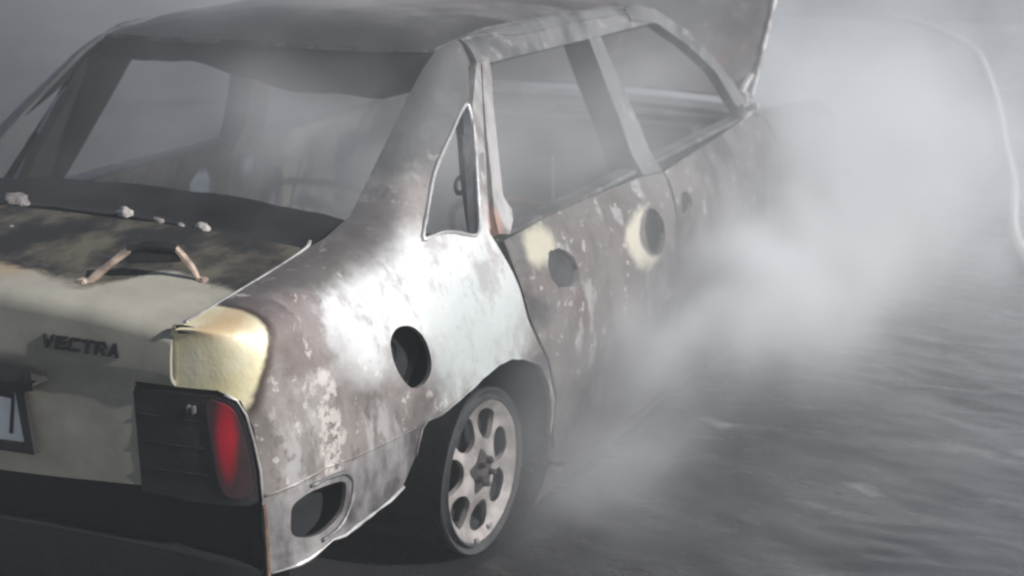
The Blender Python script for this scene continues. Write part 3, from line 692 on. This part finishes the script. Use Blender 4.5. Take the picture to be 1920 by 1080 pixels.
# inside: floor, dash, seat frames, steering wheel, belt anchors
mesh_obj('floor_pan', *join([box_data(Vector((1.9, 0, .10)), (2.3, 1.4, .03)), box_data(Vector((1.9, 0, .17)), (2.2, .2, .12), None, .02), box_data(Vector((.55, 0, .22)), (.9, 1.2, .03)), box_data(Vector((1.12, 0, .45)), (.03, 1.3, .5)), box_data(Vector((3.05, 0, .45)), (.03, 1.4, .62))]), SOOT, car)
mesh_obj('dashboard', *join([box_data(Vector((2.82, 0, .70)), (.26, 1.30, .14), Matrix.Rotation(.12, 3, 'Y'), .03), box_data(Vector((2.74, 0, .5)), (.16, .28, .35), None, .02)]), SOOT_GREY, car)
def seat_frame(name, x, y, wd, hb, z0, n):
    p = [tube_data([(x-.02, y-wd/2, z0), (x-.12, y-wd/2, z0+hb*.55), (x-.17, y-wd/2+.04, z0+hb), (x-.17, y+wd/2-.04, z0+hb), (x-.12, y+wd/2, z0+hb*.55), (x-.02, y+wd/2, z0)], .014, 6, rough=.3)]
    for k in range(n):
        t = (k+1)/(n+1); zz = z0+hb*t; xx = x-.02-.15*t
        p.append(tube_data([(xx, y-wd/2+.02, zz)]+[(xx+.012*(-1)**j, y-wd/2+wd*j/8, zz+.015*(-1)**j) for j in range(1, 8)]+[(xx, y+wd/2-.02, zz)], .005, 5))
    p.append(tube_data([(x, y-wd/2, z0), (x+.45, y-wd/2, z0+.03), (x+.46, y+wd/2, z0+.03), (x, y+wd/2, z0)], .014, 6))
    for k in range(5):
        yy = y-wd/2+wd*(k+.5)/5; p.append(tube_data([(x, yy, z0), (x+.2, yy, z0-.03), (x+.45, yy, z0+.03)], .005, 5))
    return mesh_obj(name, *join(p), RUST, car, auto=False)
for y in (-.36, .36):
    seat_frame('front_seat_frame', 2.08, y, .46, .40, .24, 4)
seat_frame('rear_seat_frame', 1.30, 0, 1.2, .42, .22, 6)
Vv, Ff = [], []
st = [(.185*math.cos(a), .185*math.sin(a)) for a in [2*math.pi*k/32 for k in range(32)]]
Rm = Matrix.Rotation(math.radians(-62), 3, 'Y'); c0 = Vector((2.46, .37, .73))
ring = tube_data([c0+Rm @ Vector((a, b, 0)) for a, b in st], .010, 6, closed=True)
mesh_obj('steering_wheel', *join([ring]+[tube_data([c0, c0+Rm @ Vector((.18*math.cos(q), .18*math.sin(q), 0))], .008, 6) for q in (.3, 2.2, 4.3)]+[tube_data([c0, c0+Vector((.35, 0, -.14))], .022, 8)]), RUST, car)
for y in (-.66, .66):
    x, z = (1.036, .895) if y < 0 else (1.15, .985)
    mesh_obj('belt_anchor', *join([tube_data([(x+.012+.022*math.cos(a), y, z+.020*math.sin(a)) for a in [2*math.pi*k/12 for k in range(12)]], .006, 6, closed=True), tube_data([(x+.03, y, z+.12), (x+.035, y, z+.02), (x+.05, y, z-.05)], .009, 6)]), SOOT_GREY, car)

# ------------------------------------------------------------------ loose things
def lump(name, c, s, seed, label, group='pale ash lumps lying on the boot lid', mat=None):
    bm = bmesh.new(); bmesh.ops.create_icosphere(bm, subdivisions=3, radius=1)
    for v in bm.verts:
        d = 1+.40*mnoise.noise(v.co*1.7+Vector((seed, 0, 0)))+.2*mnoise.noise(v.co*4+Vector((0, seed, 0)))
        v.co = v.co*d; v.co.z = max(-.35, v.co.z)
    me = bpy.data.meshes.new(name)
    for v in bm.verts: v.co = Vector((v.co.x*s[0], v.co.y*s[1], v.co.z*s[2]))
    bm.to_mesh(me); bm.free(); me.materials.append(mat or ASH)
    me.polygons.foreach_set('use_smooth', [True]*len(me.polygons))
    o = link(bpy.data.objects.new(name, me)); o.location = (c[0], c[1], c[2]+.35*s[2]); o.rotation_euler.z = -.6
    return tag(o, label, 'ash', group)
def lz(x, y): return zl(y)+.1*(x-.03)
for (x, y, s, lb) in ((.439, -.139, (.016, .030, .012), 'rounded white ash lump on the boot lid above the left bracket leg'),
                      (.443, -.352, (.014, .036, .010), 'brightest oblong white ash lump near the right rear pillar'),
                      (.432, -.300, (.009, .013, .006), 'tiny grey ash crumb just beside the bright oblong ash lump'),
                      (.448, .20, (.030, .056, .014), 'wide flat grey ash lump furthest to the left along the rear deck'),
                      (.268, .035, (.008, .009, .008), 'single white speck of ash alone on the sooty lid at the picture edge'),
                      (.435, -.235, (.012, .030, .006), 'thin dull ash smear lying between the two white ash lumps')):
    lump('ash_lump', (x, y, lz(x, y)-.004), s, x*37+y*91, lb, mat=ASH_GREY if 'grey' in lb or 'dull' in lb else ASH)
def hose_mat():
    m = Mat('canvas_hose'); c = m.mix(m.step(m.noise(9, 4, .6), .4, .6), (.66, .64, .60), (.78, .77, .74)); m.bump(m.noise(120, 2, .5), .2, .002); return m.done(c, .7)
hp = [(1.2, -3.4), (2.2, -2.7), (3.2, -2.05), (4.518, -1.449), (5.999, -1.154), (7.3, -.87), (8.726, -.567), (10.3, -.2), (11.97, .25), (13.6, .95), (15, 1.8)]
tag(tube('hose', [(x, y, .024) for x, y in hp], .024, hose_mat(), n=10), 'pale hose curving away along the wet street into the smoke at the right', 'hose')

# ------------------------------------------------------------------ smoke and haze
def volume_mat(name, dens_attr, density, color, aniso=0.):
    m = bpy.data.materials.new(name); m.use_nodes = True; t = m.node_tree
    t.nodes.remove(t.nodes['Principled BSDF']); v = t.nodes.new('ShaderNodeVolumePrincipled')
    v.inputs['Color'].default_value = (*color, 1); v.inputs['Density'].default_value = density
    v.inputs['Density Attribute'].default_value = dens_attr; v.inputs['Anisotropy'].default_value = aniso
    t.links.new(v.outputs[0], t.nodes['Material Output'].inputs['Volume']); return m
SMOKE = volume_mat('smoke_volume', 'density', 1.0, (.97, .98, .995), .1)
# puffs: centre, radii, density (per metre)
PUFFS = PUFF_LIST = [
    # thin smoke filling and leaving the cabin, thick beyond the car
    ((1.9, .1, .80), (.95, .55, .36), .9),
    ((2.4, .2, 1.35), (1.3, 1.2, .5), .02),
    ((3.2, .6, 1.5), (1.3, 1.3, .8), .05),
    ((4.5, 2.0, .9), (2.2, 1.6, 1.1), .02),
    ((2.6, 2.4, .9), (1.7, 1.1, 1.0), .02),
    ((7.0, -.2, .7), (2.2, 1.6, .9), .11),
    # bright plume out of the engine bay, drifting to the near side and forwards
    ((3.70, -.30, .62), (.5, .5, .34), 1.6),
    ((3.1, -1.18, .58), (.55, .36, .31), 1.6),
    ((2.75, -1.10, .80), (.36, .24, .24), 1.8),
    ((1.30, -.25, .86), (.35, .30, .22), 2.0),
    ((.92, -.20, 1.05), (.25, .30, .12), .7),
    ((4.0, -1.0, .45), (.8, .55, .40), 1.2),
    ((2.42, -1.08, .36), (.42, .24, .22), 4.0),
    ((1.78, -1.10, .46), (.38, .16, .13), 8.0),
    ((5.2, -.9, .6), (1.0, .8, .6), .5),
    ((1.15, -.2, 1.36), (.45, .5, .13), .35),
    ((1.40, -.86, .99), (.42, .16, .22), 1.05),
    ((2.5, -.5, 1.25), (.5, .3, .25), .12),
    ((3.2, -.60, 1.25), (.5, .4, .25), .35),
    ((4.0, -1.75, .25), (1.3, .5, .25), .40),
    # veil over the doors, wisps at the rear wheel
    ((2.3, -1.02, .75), (.6, .20, .24), .6),
    ((1.50, -1.0, .10), (.45, .20, .13), .9),
    ((1.15, -.93, .30), (.24, .14, .25), .75),
    ((.80, -.62, 1.10), (.32, .14, .18), .6),
]
def smoke_group():
    g = bpy.data.node_groups.new('smoke_field', 'GeometryNodeTree')
    g.interface.new_socket('Geometry', in_out='INPUT', socket_type='NodeSocketGeometry'); g.interface.new_socket('Geometry', in_out='OUTPUT', socket_type='NodeSocketGeometry')
    L = g.links.new
    def new(t, **k):
        n = g.nodes.new(t)
        for a, b in k.items(): setattr(n, a, b)
        return n
    def mth(op, a, b=None, c=None, clamp=False):
        n = new('ShaderNodeMath', operation=op, use_clamp=clamp)
        for i, v in enumerate((a, b, c)):
            if v is None: continue
            if isinstance(v, bpy.types.NodeSocket): L(v, n.inputs[i])
            else: n.inputs[i].default_value = v
        return n.outputs[0]
    def vm(op, a, b):
        n = new('ShaderNodeVectorMath', operation=op)
        for i, v in enumerate((a, b)):
            if isinstance(v, bpy.types.NodeSocket): L(v, n.inputs[i])
            else: n.inputs[i].default_value = v
        return n.outputs['Value'] if op in ('DOT_PRODUCT', 'LENGTH') else n.outputs[0]
    pos = new('GeometryNodeInputPosition').outputs[0]
    def noise(scale, detail, vec, color=False):
        n = new('ShaderNodeTexNoise'); n.inputs['Scale'].default_value = scale; n.inputs['Detail'].default_value = detail; n.inputs['Roughness'].default_value = .55
        L(vec, n.inputs['Vector']); return n.outputs['Color' if color else 'Fac']
    wv = vm('SUBTRACT', noise(1.3, 2, pos, True), (.5, .5, .5)); wp = vm('ADD', pos, vm('MULTIPLY', wv, (.55, .35, .35)))
    tot = None
    for c, r, d in PUFFS:
        q = vm('DIVIDE', vm('SUBTRACT', wp, c), r); e = mth('MULTIPLY', mth('EXPONENT', mth('MULTIPLY', vm('DOT_PRODUCT', q, q), -1.)), d)
        tot = e if tot is None else mth('ADD', tot, e)
    w2 = vm('ADD', wp, vm('MULTIPLY', vm('SUBTRACT', noise(4.2, 2, wp, True), (.5, .5, .5)), (.22, .16, .22)))
    n1 = noise(2.1, 3, w2); n2 = noise(5.2, 5, w2)
    k = mth('ADD', mth('MULTIPLY', mth('SUBTRACT', n1, .5), 5.0), mth('ADD', mth('MULTIPLY', mth('SUBTRACT', n2, .5), 4.2), 1.0)); k = mth('MAXIMUM', k, .06)
    tot = mth('MULTIPLY', tot, k)
    tot = mth('MAXIMUM', mth('SUBTRACT', tot, .012), 0.)
    vc = new('GeometryNodeVolumeCube'); L(tot, vc.inputs['Density'])
    vc.inputs['Min'].default_value = (-.2, -2.2, .0); vc.inputs['Max'].default_value = (8.6, 3.2, 2.1)
    for a, b in zip(('Resolution X', 'Resolution Y', 'Resolution Z'), (252, 154, 60)): vc.inputs[a].default_value = b
    sm = new('GeometryNodeSetMaterial'); sm.inputs['Material'].default_value = SMOKE
    L(vc.outputs[0], sm.inputs[0]); out = new('NodeGroupOutput'); new('NodeGroupInput'); L(sm.outputs[0], out.inputs[0])
    return g
sv = bpy.data.meshes.new('smoke'); so = link(bpy.data.objects.new('smoke', sv)); sv.materials.append(SMOKE)
so.modifiers.new('field', 'NODES').node_group = smoke_group()
tag(so, 'white and grey smoke billowing from the engine bay and cabin across the street', None, None, 'stuff')
HAZE = volume_mat('haze_air', '', .016, (.7, .72, .75))
hv, hf = box_data(Vector((22, 0, .85)), (80, 74, 3.7))
tag(mesh_obj('haze', hv, hf, HAZE, smooth=False), 'thin even smoky air hanging over the street', None, None, 'stuff')
